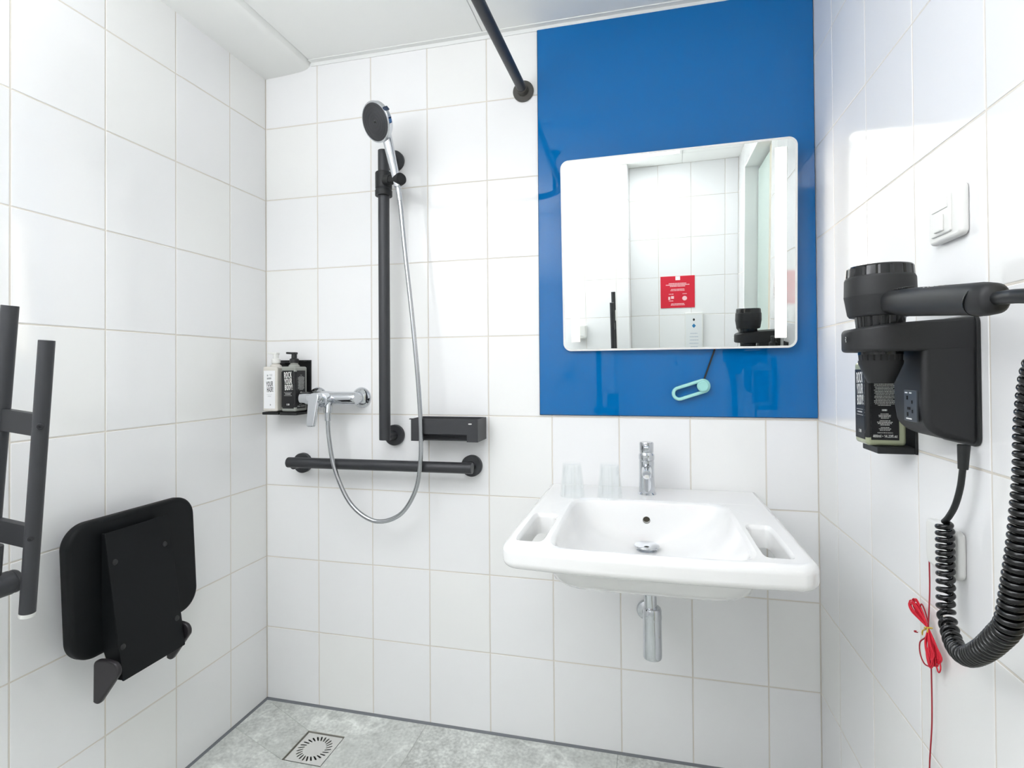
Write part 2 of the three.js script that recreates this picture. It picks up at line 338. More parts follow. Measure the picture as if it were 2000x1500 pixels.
// ───────────────────────── shower: vertical rail, hand shower, hose ─────────────────────────
function wallFlange(p, dir, r = .034) { return lathe([[0, 0], [r - .001, 0], [r, .001], [r, .013], [r - .0012, .0145], [.0155, .0155], [.0145, .017], [.0135, .058], [0, .058]], p, dir, 40, .7); }
{
  const t = thing('shower_rail', 'tall vertical dark grey shower grab rail on the back wall', 'grab rail', [.495, .925, 0]);
  part(t, 'rail', rod(V(-.002, 0, .07), V(-.002, .924, .07), .0178, .001), M.graphite);
  part(t, 'wall_flange', wallFlange(V(0, .008, 0), AZ), M.graphite); part(t, 'wall_flange', wallFlange(V(.004, .914, 0), AZ), M.graphite);
  const h = part(t, 'shower_holder', [lathe([[.0178, 0], [.0262, 0], [.0268, .002], [.0268, .017], [.025, .019], [.025, .022], [.0262, .024], [.0262, .072], [.025, .075], [.0178, .075]], V(-.002, .778, .07)),
    rod(V(.012, .822, .086), V(.036, .818, .096), .0165, .003), rod(V(.034, .818, .095), V(.062, .814, .106), .0135, .002)], M.blackSoft, 'black sliding shower holder');
  part(h, 'clamp_knob', [rod(V(.060, .8145, .105), V(.080, .811, .113), .0192, .0035), rod(V(.0795, .811, .1125), V(.083, .8105, .1145), .0165, .003)], M.blackSoft);
}
const HANDLE_END = V(.561, 1.716, .108), HANDLE_TOP = V(.543, 1.846, .137);
{
  const c = V(.519, 1.893, .170), n = V(-0.383, -0.413, 0.827).normalize();
  const t = thing('hand_shower', 'chrome hand shower with round dark ringed spray face', 'shower head');
  const R = .057, hd = [[0, -.030], [.022, -.029], [.042, -.0255], [.053, -.020], [R + .0015, -.012], [R + .0015, -.001], [R, .0005], [R - .0035, .0012], [0, .0012]];
  part(t, 'head', lathe(hd, c, n, 64), M.chrome);
  const face = [[0, .001]]; const prof = []; for (let r = .0535; r > .0045; r -= .00125) { const ph = (r / .0092) % 1; prof.push([r, .0022 + (ph > .8 ? -.0006 : 0)]); }
  part(t, 'spray_face', lathe([[.0535, .0008], ...prof, [.0045, .0005], [0, .0004]], c, n, 64, .4), M.graphite, 'dark grey ringed spray face');
  part(t, 'nozzle_centre', lathe([[0, .0032], [.003, .0032], [.0042, .0008], [.0042, 0]].reverse(), c, n, 24), M.black);
  const tang = c.clone().sub(HANDLE_TOP); const side = n.clone().cross(V(0, 1, 0)).normalize();
  const btnDir = V(.83, .1, .55).normalize();
  part(t, 'selector_button', orient(new RoundedBoxGeometry(.013, .006, .018, 2, .0015), c.clone().add(n.clone().multiplyScalar(-.008)).add(V(.051, .021, .046).projectOnPlane(n).normalize().multiplyScalar(.058)), V(.051, .021, .046).projectOnPlane(n)), M.blueEdge, 'dark blue selector button');
  const nk = c.clone().add(n.clone().multiplyScalar(-.023)).add(HANDLE_TOP.clone().sub(c).projectOnPlane(n).normalize().multiplyScalar(.036));
  const curve = new THREE.CatmullRomCurve3([nk, HANDLE_TOP.clone().lerp(nk, .35), HANDLE_TOP.clone().lerp(HANDLE_END, .35), HANDLE_END]);
  const hg = new THREE.TubeGeometry(curve, 40, 1, 20, false), P = hg.attributes.position, N = hg.attributes.normal;
  for (let i = 0; i <= 40; i++) { const cc = curve.getPointAt(i / 40), r = .0148 - .0042 * Math.min(1, i / 40 * 1.05);
    for (let j = 0; j <= 20; j++) { const k = i * 21 + j; const a = j / 20 * Math.PI * 2; const q = 1 / Math.pow(Math.pow(Math.abs(Math.cos(a)), 3) + Math.pow(Math.abs(Math.sin(a)), 3), 1 / 3); P.setXYZ(k, cc.x + N.getX(k) * r * q, cc.y + N.getY(k) * r * q, cc.z + N.getZ(k) * r * q); } }
  hg.computeVertexNormals();
  part(t, 'handle', [hg, cap(HANDLE_END, .0085)], M.chrome);
}
{
  const t = thing('shower_hose', 'thin flexible chrome shower hose hanging in a long loop', 'hose');
  const pts = [HANDLE_END.clone().add(V(-.001, .004, .001)), V(.5655, 1.668, .103), V(.578, 1.532, .1), V(.603, 1.309, .1), V(.622, 1.104, .1), V(.6295, .96, .1), V(.627, .86, .1), V(.609, .772, .1), V(.557, .698, .1), V(.478, .674, .1), V(.398, .715, .1), V(.335, .826, .1), V(.310, .94, .098), V(.306, .985, .096)];
  const curve = new THREE.CatmullRomCurve3(pts, false, 'centripetal');
  const N = 700, g = new THREE.TubeGeometry(curve, N, .0068, 12, false), P = g.attributes.position;
  for (let i = 0; i <= N; i++) { const c = curve.getPointAt(i / N), k = 1 + (i % 2 ? -.035 : .035); for (let j = 0; j <= 12; j++) { const q = i * 13 + j; P.setXYZ(q, c.x + (P.getX(q) - c.x) * k, c.y + (P.getY(q) - c.y) * k, c.z + (P.getZ(q) - c.z) * k); } }
  g.computeVertexNormals();
  part(t, 'hose_sleeve', g, std(0xb9bbbe, .22, 1));
  part(t, 'hose_nut', rod(V(.306, .985, .096), V(.3055, 1.012, .096), .0095, .001), M.chrome); part(t, 'hose_nut', rod(V(.562, 1.712, .1075), V(.5655, 1.672, .1035), .0085, .001, 24, .0078), M.chrome);
}
{ // single-lever mixer
  const t = thing('shower_mixer', 'chrome single lever shower mixer with two round wall plates', 'tap', [0, 0, 0]);
  const y = 1.056;
  for (const x of [.208, .372]) part(t, 'wall_plate', lathe([[0, 0], [.034, 0], [.0345, .002], [.0325, .008], [.026, .015], [.0195, .02], [.0185, .024], [.0185, .05], [.0165, .052], [0, .052]], V(x, y, 0), AZ, 40), M.chrome);
  part(t, 'body', [lathe([[0, 0], [.0185, 0], [.0205, .003], [.0215, .02], [.0215, .05], [.024, .072], [.024, .1], [.0215, .125], [.0215, .185], [.0205, .2], [.0185, .204], [0, .204]], V(.188, y, .066), AX, 40),
    rod(V(.290, y - .004, .06), V(.290, y - .004, .112), .0235, .004), rod(V(.3055, y - .012, .09), V(.3055, y - .046, .096), .0125, .001)], M.chrome);
  const s = new THREE.Shape(); s.moveTo(-.0165, .008); s.quadraticCurveTo(-.026, .012, -.027, .004); s.quadraticCurveTo(-.028, -.012, -.0165, -.012); s.lineTo(-.0135, -.085); s.quadraticCurveTo(-.0125, -.092, -.006, -.092); s.lineTo(.006, -.092); s.quadraticCurveTo(.0125, -.092, .0135, -.085); s.lineTo(.018, -.012); s.quadraticCurveTo(.022, .004, .016, .012); s.quadraticCurveTo(0, .02, -.0165, .008);
  const lv = ext(s, .013, .003, 10, 3); lv.rotateX(-.18);
  part(t, 'lever', [lv.translate(.279, y + .004, .124), rod(V(.283, y, .108), V(.281, y, .128), .0205, .003)], M.chrome);
}
{ // horizontal grab rail
  const t = thing('grab_rail', 'short horizontal dark grey grab rail below the shower mixer', 'grab rail', [.14, .842, 0]);
  part(t, 'rail', rod(V(0, 0, .07), V(.645, .003, .07), .0172, .001), M.graphite);
  part(t, 'wall_flange', wallFlange(V(.010, -.012, 0), AZ), M.graphite); part(t, 'wall_flange', wallFlange(V(.622, -.001, 0), AZ), M.graphite);
}
{ // shower basket
  const t = thing('shower_basket', 'dark grey rectangular shower basket beside the vertical rail', 'basket', [.592, .927, 0]);
  const w = .217, d = .09, h = .069, k = .003;
  part(t, 'back_wall', span(0, w, 0, h, 0, k, .001), M.graphite);
  part(t, 'side_wall', span(0, k, 0, h, k, d, .001), M.graphite); part(t, 'side_wall', span(w - k, w, 0, h, k, d, .001), M.graphite);
  const f = new THREE.Shape(); f.moveTo(0, 0); f.lineTo(.042, 0); f.lineTo(.042, .022); f.lineTo(.182, .022); f.lineTo(.182, 0); f.lineTo(w, 0); f.lineTo(w, h); f.lineTo(0, h);
  const fg = ext(f, k, .0006); fg.translate(0, 0, d - k); part(t, 'front_wall', fg, M.graphite);
  part(t, 'base', span(k, w - k, .002, .005, k, d - .006, .0008), M.graphiteDark);
  part(t, 'hook_tab', span(-.006, .006, h - .003, h, d - .012, d, .0008), M.graphite);
  part(t, 'badge', basis(ext(roundRect(-.0055, -.0018, .0055, .0018, .0017), .0009, .0003), AX, AY, AZ, V(.193, .055, d - .0001)), M.steel, 'small pale oval badge');
}
// ───────────────────────── soap bottles ─────────────────────────
function condensed(x, s, cx, y, size, weight = 'bold') { x.font = weight + ' ' + size + 'px sans-serif'; x.textAlign = 'center'; x.textBaseline = 'middle'; x.save(); x.translate(cx, y); x.scale(.62, 1.12); x.fillText(s, 0, 0); x.restore(); }
function microText(x, cx, y, w, lines, step, seed, h = 3) { const r = rng(seed); for (let i = 0; i < lines; i++) { const lw = w * (i === 0 || i === lines - 1 ? .55 + .2 * r() : .82 + .18 * r()); let px = cx - lw / 2; while (px < cx + lw / 2 - 4) { const k = 4 + 13 * r(); x.fillRect(px, y + i * step, Math.min(k, cx + lw / 2 - px), h); px += k + 3; } } }
const frontBlack = canvasMat(256, 560, (x, w, h) => { x.fillStyle = '#0c0d10'; x.fillRect(0, 0, w, h); x.fillStyle = '#f2f2ee';
  x.save(); x.translate(128, 150); x.rotate(-.05); condensed(x, 'ROCK', 0, -84, 108); condensed(x, 'YOUR', 4, 8, 104); condensed(x, 'BODY!', 10, 98, 100); x.restore();
  x.fillRect(40, 322, 176, 3); x.fillRect(40, 368, 176, 3); microText(x, 128, 340, 176, 1, 8, 4, 10); x.beginPath(); x.arc(108, 500, 13, 0, 7); x.fill(); x.beginPath(); x.arc(146, 500, 14, 0, 7); x.fill(); x.fillStyle = '#0c0d10'; x.beginPath(); x.arc(108, 500, 8, 0, 7); x.fill(); x.fillRect(142, 494, 8, 4); x.fillRect(142, 502, 8, 4); });
const sideBlack = canvasMat(256, 560, (x, w, h) => { x.fillStyle = '#0c0d10'; x.fillRect(0, 0, w, h); x.fillStyle = '#d9dbd6';
  microText(x, 128, 66, 90, 1, 10, 3, 5); microText(x, 128, 90, 200, 17, 12, 11, 5); microText(x, 128, 316, 90, 1, 10, 12, 14); microText(x, 128, 350, 120, 4, 11, 13, 6); microText(x, 128, 404, 150, 4, 11, 14, 6); microText(x, 128, 458, 130, 3, 11, 15, 5); microText(x, 128, 500, 210, 1, 10, 16, 5);
  x.font = 'bold 30px sans-serif'; x.textAlign = 'center'; x.fillText('400ml • 14.23fl.oz', 128, 540, 226); });
const frontWhite = canvasMat(256, 560, (x, w, h) => { x.fillStyle = '#f3f4f5'; x.fillRect(0, 0, w, h); x.fillStyle = '#8b8d90'; x.save(); x.translate(120, 70); x.rotate(-.05); microText(x, -34, -13, 40, 1, 10, 31, 26); condensed(x, 'YOUR', 42, 0, 40, 'normal'); microText(x, 0, 32, 150, 1, 10, 33, 26); x.fillStyle = '#17181a';
  condensed(x, 'YOUR', 6, 128, 92); condensed(x, 'HAIR!', 12, 210, 92); x.restore(); x.fillStyle = '#9a9c9e'; x.fillRect(60, 352, 130, 2); microText(x, 128, 372, 120, 2, 9, 8, 3); x.beginPath(); x.arc(150, 505, 12, 0, 7); x.fill(); });
// the bottle's base stands at the origin; its front label looks along +Z and the side text along +X
function bottle(name, label, pos, turn, front, side, bodyMat, pumpMat, group, spout, dark) {
  const t = thing(name, label, 'bottle', pos, group); t.rotation.y = turn;
  const w = .056, d = .064, h = .15;
  part(t, 'bottle_body', [box(w, h, d, 0, h / 2, 0, .007, 4), lathe([[0, 0], [.019, 0], [.0165, .006], [.0125, .009], [.0125, .014], [0, .014]], V(0, h - .001, 0))], bodyMat);
  const wrap = side && box(w + .0006, h * .85, d - .010, 0, h * .49, .0054, .007, 4); if (wrap) part(t, 'label_wrap', wrap, M.labelBlack);
  const f = plate(w - .0135, h * .84); f.translate(0, h * .49, d / 2 + .0005); part(t, 'front_label', f, front);
  if (side) { const s = plate(d - .020, h * .84); s.rotateY(Math.PI / 2); s.translate(w / 2 + .0005, h * .49, .003); part(t, 'side_label', s, side); }
  if (pumpMat) {
    const p = part(t, 'pump', [lathe([[0, 0], [.0145, 0], [.015, .002], [.0145, .013], [.009, .016], [.0085, .03], [0, .03]], V(0, h + .012, 0), AY, 32), box(.017, .007, .017, 0, h + .0445, 0, .002)], pumpMat);
    part(p, 'spout', basis(ext(roundRect(0, -.0035, .026, .0035, .0025), .006, .001), V(Math.cos(spout), .06, Math.sin(spout)).normalize(), AY, V(-Math.sin(spout), 0, Math.cos(spout)), V(.004 * Math.cos(spout), h + .0445, -.003 * Math.cos(spout))), pumpMat);
  }
  return t;
}
const bodyGel = phy(0xc9cfae, .12, { transmission: .35, thickness: .05, attenuationColor: new THREE.Color(0xb9c08a), attenuationDistance: .08, ior: 1.4 });
bottle('soap_bottle', 'black labelled body wash bottle with pump beside shower corner', [.150, 1.0115, .051], 0, frontBlack, sideBlack, phy(0x9a9d96, .12), M.black, 'wall soap bottles', Math.PI, true);
bottle('soap_bottle', 'white shampoo bottle with white pump in the shower corner', [.083, 1.0115, .056], 0, frontWhite, null, phy(0xdedad2, .25), M.whitePlastic, 'wall soap bottles', Math.PI, false);
{
  const t = thing('bottle_bracket', 'black wall bracket holding two soap bottles in shower corner', 'bracket', [0, 1.0, 0]);
  part(t, 'back_plate', span(.052, .181, 0, .184, 0, .004, .001), M.blackSoft);
  part(t, 'tray', [span(.116, .181, 0, .0095, .004, .082, .002), span(.052, .114, .001, .0095, .004, .086, .002)], M.blackSoft);
  part(t, 'collar', [span(.116, .181, .1785, .182, .004, .018, .0008), span(.126, .174, .1785, .182, .018, .034, .0008)], M.blackSoft);
  part(t, 'collar', [span(.06, .106, .1715, .1750, .004, .042, .0008)], M.blackSoft);
}
bottle('soap_bottle', 'pale green body wash bottle half hidden behind the hair dryer', [1.7215, 1.005, .5185], -Math.PI / 2, frontBlack, sideBlack, bodyGel, M.black, 'wall soap bottles', Math.PI, true);
{
  const t = thing('bottle_bracket', 'black wall bracket under the bottle behind the hair dryer', 'bracket', [W, .992, 0]);
  part(t, 'back_plate', span(-.004, 0, 0, .19, .484, .5585, .001), M.blackSoft);
  part(t, 'tray', span(-.062, -.003, 0, .0125, .488, .5565, .002), M.blackSoft);
}
// ───────────────────────── curtain rail ─────────────────────────
{
  const t = thing('curtain_rail', 'bent dark grey shower curtain rail running under the ceiling', 'curtain rail', [0, 2.017, 0]);
  const pts = [V(.938, 0, .012), V(.932, 0, .25), V(.926, 0, .5), V(.922, 0, .84)]; const c = V(.752, 0, .86);
  for (let i = 0; i <= 8; i++) { const a = i / 8 * Math.PI / 2; pts.push(V(c.x + .17 * Math.cos(a), 0, c.z + .17 * Math.sin(a))); } pts.push(V(.5, 0, 1.03), V(.2, 0, 1.03), V(0, 0, 1.03));
  part(t, 'rail', tube(pts, .0148, 160, 20), M.graphite);
  part(t, 'wall_flange', lathe([[0, 0], [.0325, 0], [.033, .001], [.033, .006], [.0315, .0075], [.018, .008], [.0175, .03], [0, .03]], V(.938, 0, 0), AZ), std(0x55534f, .4, .3));
  part(t, 'wall_flange', lathe([[0, 0], [.0325, 0], [.033, .001], [.033, .006], [.0315, .0075], [.018, .008], [.0175, .03], [0, .03]], V(0, 0, 1.03), AX), M.graphite);
  part(t, 'ceiling_hanger', [rod(V(.872, .0, .98), V(.872, HC - 2.017, .98), .0095), lathe([[0, 0], [.014, 0], [.03, .028], [.03, .03], [0, .03]], V(.872, HC - 2.017 - .03, .98))], M.graphite);
}
// ───────────────────────── folded shower seat ─────────────────────────
{
  const t = thing('folding_seat', 'black folded-up shower seat hanging on the left tiled wall', 'shower seat', [0, 0, 0]);
  const pad = ext(roundRect(-.167, -.153, .167, .153, .054), .03, .009, 14, 4); basis(pad, V(0, 0, -1), AY, AX, V(0, 0, 0));
  pad.rotateZ(.055); pad.translate(.053, .653, .552); part(t, 'seat_pad', pad, M.seat);
  // carrier plate leans out towards its lower edge
  const a = V(.099, .778, .572), b = V(.152, .449, .572), down = b.clone().sub(a), L = down.length(); down.normalize();
  const nrm = V(0, 0, -1).cross(down.clone().negate()).normalize();
  const fl = [basis(ext(roundRect(-.083, 0, .083, L, .003), .004, .001), V(0, 0, -1), down.clone().negate(), nrm, b.clone().addScaledVector(nrm, -.004))];
  const gus = s => { const q = new THREE.Shape(); q.moveTo(0, 0); q.lineTo(.052, .33); q.lineTo(.0465, .33); q.lineTo(.000, .03); const r = new THREE.Shape(); r.moveTo(.150, .449); r.lineTo(.0975, .776); r.lineTo(.086, .776); r.lineTo(.086, .52); r.lineTo(.118, .449); const g = ext(r, .004, .0008); g.translate(0, 0, s); return g; };
  part(t, 'carrier_plate', fl, M.seat); part(t, 'gusset', gus(.648), M.seat); part(t, 'gusset', gus(.492), M.seat);
  const at = (k, z) => a.clone().addScaledVector(down, k * L).setZ(z).addScaledVector(nrm, 0);
  for (const [k, z] of [[.21, .640], [.21, .51], [.78, .646], [.78, .503]]) part(t, 'screw_head', lathe([[0, .0022], [.004, .0022], [.0062, .0012], [.0066, 0], [0, 0]].reverse(), at(k, z), nrm, 20), M.black);
  // hinge: wall plate, pin and two cheeks
  part(t, 'wall_plate', span(0, .012, .46, .60, .49, .575, .004), M.graphiteDark);
  const ck = new THREE.Shape(); ck.moveTo(0, .392); ck.lineTo(.018, .388); ck.quadraticCurveTo(.098, .395, .112, .41); ck.quadraticCurveTo(.162, .468, .158, .482); ck.quadraticCurveTo(.152, .503, .124, .503); ck.quadraticCurveTo(.098, .503, .092, .493); ck.lineTo(0, .46);
  const cheek = z => { const g = ext(ck, .014, .003, 8, 2); g.translate(0, 0, z); return g; };
  const ck2 = new THREE.Shape(); ck2.moveTo(.088, .405); ck2.quadraticCurveTo(.1, .397, .109, .407); ck2.lineTo(.158, .472); ck2.quadraticCurveTo(.163, .488, .15, .498); ck2.quadraticCurveTo(.135, .505, .105, .501); ck2.quadraticCurveTo(.09, .499, .089, .487);
  const g2 = ext(ck2, .012, .004, 8, 3); g2.translate(0, 0, .662); part(t, 'hinge_cheek', g2, std(0x2f2c2f, .35, .2));
  const g3 = ext(ck2, .012, .004, 8, 3); g3.translate(0, 0, .474); part(t, 'hinge_cheek', g3, std(0x2f2c2f, .35, .2));
  part(t, 'hinge_arm', span(.01, .1, .47, .50, .55, .563, .003), M.graphiteDark); part(t, 'hinge_arm', span(.01, .1, .47, .50, .495, .508, .003), M.graphiteDark);
  part(t, 'hinge_pin', rod(V(.135, .475, .478), V(.135, .475, .664), .009), M.graphiteDark);
}
// ───────────────────────── hinged support rails ─────────────────────────
function supportRail(name, label, pos, turn) {       // local: wall plane x = 0, folded up, bars in the plane z = 0
  const t = thing(name, label, 'support rail', pos); t.rotation.y = turn;
  const m0 = V(.0825, .0, 0), m1 = V(.1435, .573, 0), o0 = V(.187, .0, 0), o1 = V(.2335, .506, 0);
  part(t, 'main_bar', rod(m0, m1, .0132, .001), M.graphite); const ob = part(t, 'outer_bar', rod(o0, o1, .0124, .001), M.graphite);
  part(ob, 'end_cap', rod(V(.1864, -.004, 0), V(.1873, .004, 0), .0127, .001), M.steel, 'pale end cap');
  const dir = m1.clone().sub(m0).normalize(), nor = V(dir.y, -dir.x, 0);
  for (const y of [.362, .155]) { const c = m0.clone().addScaledVector(dir, y);
    part(t, 'link_plate', basis(ext(roundRect(0, -.0205, .1, .0205, .002), .014, .001), nor, dir, AZ, c.clone().setZ(-.007)), M.graphiteDark);
    part(t, 'screw_head', lathe([[0, .0008], [.0016, .0008], [.0018, .0022], [.0048, .0022], [.0055, .001], [.0057, 0], [0, 0]].reverse(), c.clone().addScaledVector(nor, .1 + .0124 * .74).setZ(.0124 * .67), V(nor.x * .74, nor.y * .74, .67), 20), M.graphiteDark); }
  part(t, 'hinge_barrel', [rod(V(.1, .04, -.040), V(.1, .04, -.030), .0222, .004), rod(V(.1, .04, -.0285), V(.1, .04, .11), .0228, .002), rod(V(.1, .04, -.032), V(.1, .04, -.026), .0205, .0005)], M.graphite);
  part(t, 'hinge_arm', [span(.006, .1, .022, .058, .05, .105, .004), rod(V(.0925, .05, 0), V(.0995, .12, 0), .0165, .002)], M.graphite);
  part(t, 'wall_plate', span(0, .010, -.06, .14, .04, .115, .004), M.graphite);
  return t;
}
supportRail('support_rail', 'folded-up dark grey double-bar support rail at the left edge', [0, .70, .87], 0);
{
  const t = supportRail('support_rail', 'folded-up dark grey support rail with white tag seen in mirror', [1.01, .842, ZP], Math.PI / 2);
  part(t, 'paper_tag', span(.19, .2, .395, .46, .0165, .0195, .0004, 1), M.whitePlastic, 'white paper tag');
}
// ───────────────────────── washbasin ─────────────────────────
{
  const t = thing('washbasin', 'wide white ceramic washbasin with slotted grip openings each side', 'washbasin', [1.306, .797, 0]);
  const X0 = -.297, X1 = .300, ZB = .604, th = .048;
  const s = new THREE.Shape(); s.moveTo(X0 + .004, 0); s.lineTo(X1, 0); s.lineTo(X1, ZB - .05); s.quadraticCurveTo(X1 - .002, ZB - .012, X1 - .034, ZB - .004); s.quadraticCurveTo(X1 - .15, ZB + .008, 0, ZB + .008); s.quadraticCurveTo(X0 + .15, ZB + .008, X0 + .038, ZB - .004); s.quadraticCurveTo(X0 + .007, ZB - .012, X0 + .006, ZB - .05); s.lineTo(X0 + .004, 0);
  const toY = g => { g.applyMatrix4(new THREE.Matrix4().set(1, 0, 0, 0, 0, 0, -1, 0, 0, 1, 0, 0, 0, 0, 0, 1)); return g; };   // (x, z) outline, depth downwards
  const deck = new THREE.ExtrudeGeometry(s, { depth: th - .032, bevelEnabled: true, bevelThickness: .016, bevelSize: .016, bevelOffset: -.016, bevelSegments: 7, curveSegments: 16 }); deck.translate(0, 0, .016); toY(deck);
  deck.translate(0, 0, 0);
  // a bowl as stacked rounded outlines: [depth, x0, x1, z0, z1, corner]
  function bowl(levels, n = 96) {
    const pos = [], idx = []; const pt = (L, k) => { const [d, x0, x1, z0, z1, e] = L, a = k / n * Math.PI * 2, c = Math.cos(a), q = Math.sin(a), cx = (x0 + x1) / 2, cz = (z0 + z1) / 2;
      return [cx + (x1 - x0) / 2 * Math.sign(c) * Math.abs(c) ** (2 / e), -d, cz + (z1 - z0) / 2 * Math.sign(q) * Math.abs(q) ** (2 / e)]; };
    levels.forEach(L => { for (let k = 0; k < n; k++) pos.push(...pt(L, k)); });
    const top = pos.length / 3; pos.push((levels[0][1] + levels[0][2]) / 2, -levels[0][0], (levels[0][3] + levels[0][4]) / 2); const bot = top + 1, Z = levels.at(-1); pos.push((Z[1] + Z[2]) / 2, -Z[0], (Z[3] + Z[4]) / 2);
    for (let i = 0; i + 1 < levels.length; i++) for (let k = 0; k < n; k++) { const l = (k + 1) % n, a = i * n + k, b = i * n + l, c = a + n, d = b + n; idx.push(a, b, c, b, d, c); }
    for (let k = 0; k < n; k++) { const l = (k + 1) % n; idx.push(top, l, k); const o = (levels.length - 1) * n; idx.push(bot, o + k, o + l); }
    const g = new THREE.BufferGeometry(); g.setAttribute('position', new THREE.Float32BufferAttribute(pos, 3)); g.setIndex(idx); g.computeVertexNormals(); g.setAttribute('uv', new THREE.BufferAttribute(new Float32Array(pos.length / 3 * 2), 2)); return g;
  }
  const inner = []; const put = (d, x0, x1, z0, z1, e) => inner.push([d, x0, x1, z0, z1, e]);
  put(-.02, -.197, .199, .168, .592, 9); put(0, -.197, .199, .168, .592, 9); put(.003, -.191, .193, .174, .586, 8.5); put(.008, -.188, .190, .178, .582, 8);
  put(.03, -.181, .182, .182, .576, 6.5); put(.055, -.172, .166, .186, .568, 5); put(.080, -.150, .138, .190, .54, 3.6); put(.098, -.11, .100, .196, .46, 2.8); put(.108, -.06, .055, .2, .36, 2.2); put(.110, -.03, .026, .205, .28, 2);
  const outer = []; [[.03, -.209, .209, .02, .575, 9], [.055, -.207, .207, .03, .57, 9], [.085, -.202, .202, .05, .55, 8], [.106, -.192, .192, .065, .52, 7], [.118, -.178, .178, .085, .49, 6], [.126, -.15, .15, .1, .45, 5]].forEach(l => outer.push(l));
  const E = new Evaluator(); E.attributes = ['position', 'normal', 'uv']; E.useGroups = false;
  const B = g => { const q = g.index ? g : mergeVertices(g); if (!q.attributes.uv) q.setAttribute('uv', new THREE.BufferAttribute(new Float32Array(q.attributes.position.count * 2), 2)); const b = new Brush(q); b.updateMatrixWorld(); return b; };
  let r = E.evaluate(B(deck), B(bowl(outer)), ADDITION); r = E.evaluate(r, B(bowl(inner)), SUBTRACTION);
  const slot = (x0, x1, z0, z1) => { const flare = [[-.02, 7, .006], [0, 7, .006], [.004, 7, .002], [.01, 7, 0], [.09, 7, -.001]]; return bowl(flare.map(([d, e, k]) => [d, x0 - k, x1 + k, z0 - k, z1 + k, e]), 48); };
  r = E.evaluate(r, B(slot(-.262, -.213, .352, .556)), SUBTRACTION); r = E.evaluate(r, B(slot(.213, .2585, .352, .556)), SUBTRACTION);
  const hole = new THREE.CylinderGeometry(.0095, .0095, .06, 24); hole.rotateX(Math.PI / 2); hole.translate(-.004, -.048, .172);
  r = E.evaluate(r, B(hole), SUBTRACTION);
  const bg = toCreasedNormals(r.geometry, .65);
  part(t, 'basin', bg, M.ceramic);
  part(t, 'overflow_ring', lathe([[.0088, 0], [.0094, .0002], [.0088, .012]], V(-.004, -.048, .172), AZ, 24), M.steel); part(t, 'overflow_recess', lathe([[0, 0], [.0094, 0], [.0094, .003], [0, .003]].reverse(), V(-.004, -.048, .165), AZ, 24), std(0x6b6558, .6));
  part(t, 'plug', [lathe([[0, 0], [.024, 0], [.026, .001], [.026, .003], [.018, .004], [.018, .009], [.031, .0105], [.032, .012], [.03, .0145], [.02, .0165], [0, .0175]], V(-.004, -.1105, .235), AY, 40)], M.chrome);
}
{ // basin mixer
  const t = thing('basin_tap', 'slim chrome basin tap standing at the back of the washbasin', 'tap', [1.3035, .7965, .092]);
  part(t, 'tap_body', [lathe([[0, 0], [.025, 0], [.0255, .0015], [.0235, .004], [.0215, .006], [.0208, .03], [.0202, .078], [.0205, .09], [.0198, .094], [0, .094]], V(0, 0, 0)), rod(V(0, .074, 0), V(0, .069, .085), .0145, .003, 32, .0125)], M.chrome);
  part(t, 'lever', [lathe([[0, 0], [.0205, 0], [.0212, .002], [.0212, .014], [.0195, .017], [.0185, .02], [.0192, .022], [.0195, .046], [.018, .049], [0, .0495]], V(0, .0955, 0)), span(-.008, .008, .126, .14, .006, .062, .004)], M.chrome);
  part(t, 'aerator', rod(V(0, .060, .076), V(0, .069, .076), .0105, .001), M.steel);
}
for (const [x, z, l] of [[1.1035, .157, 'upturned clear drinking glass nearer the left end of washbasin'], [1.205, .149, 'upturned clear drinking glass nearer the basin tap']]) {
  const t = thing('drinking_glass', l, 'glass', [x, .7968, z], 'drinking glasses on the washbasin');
  part(t, 'tumbler', lathe([[.0335, 0], [.0345, .0006], [.0345, .002], [.0262, .088], [.0255, .0905], [.0235, .0915], [0, .0915], [0, .0835], [.0225, .083], [.0239, .081], [.0325, .0015], [.0335, 0]], V(0, 0, 0), AY, 48, .7), M.glass);
}
{ // chrome bottle trap
  const t = thing('bottle_trap', 'chrome bottle trap and waste pipe under the washbasin', 'waste trap', [1.314, .40, .205]);
  part(t, 'trap_cup', lathe([[0, .006], [.019, .0055], [.0225, .003], [.0238, .006], [.0240, .012], [.0236, .1], [.0242, .106], [.0242, .112], [.0236, .1145], [.0236, .126], [.0215, .131], [.0195, .1325], [0, .1325]], V(0, 0, 0)), M.chrome);
  part(t, 'tail_pipe', [rod(V(-.004, .13, 0), V(-.006, .262, 0), .0160, .0008), rod(V(-.005, .205, 0), V(-.0058, .268, .0), .0225, .0015)], M.chrome);
  part(t, 'outlet_pipe', [tube([V(0, .050, -.01), V(-.003, .048, -.05), V(-.009, .040, -.12), V(-.012, .036, -.202)], .0155, 24, 24), rod(V(-.001, .050, -.018), V(-.003, .048, -.045), .0195, .002)], M.chrome);
  part(t, 'wall_rosette', lathe([[.015, 0], [.031, 0], [.0315, .002], [.028, .008], [.018, .012], [.0155, .013]], V(-.012, .034, -.205), AZ), M.chrome);
}
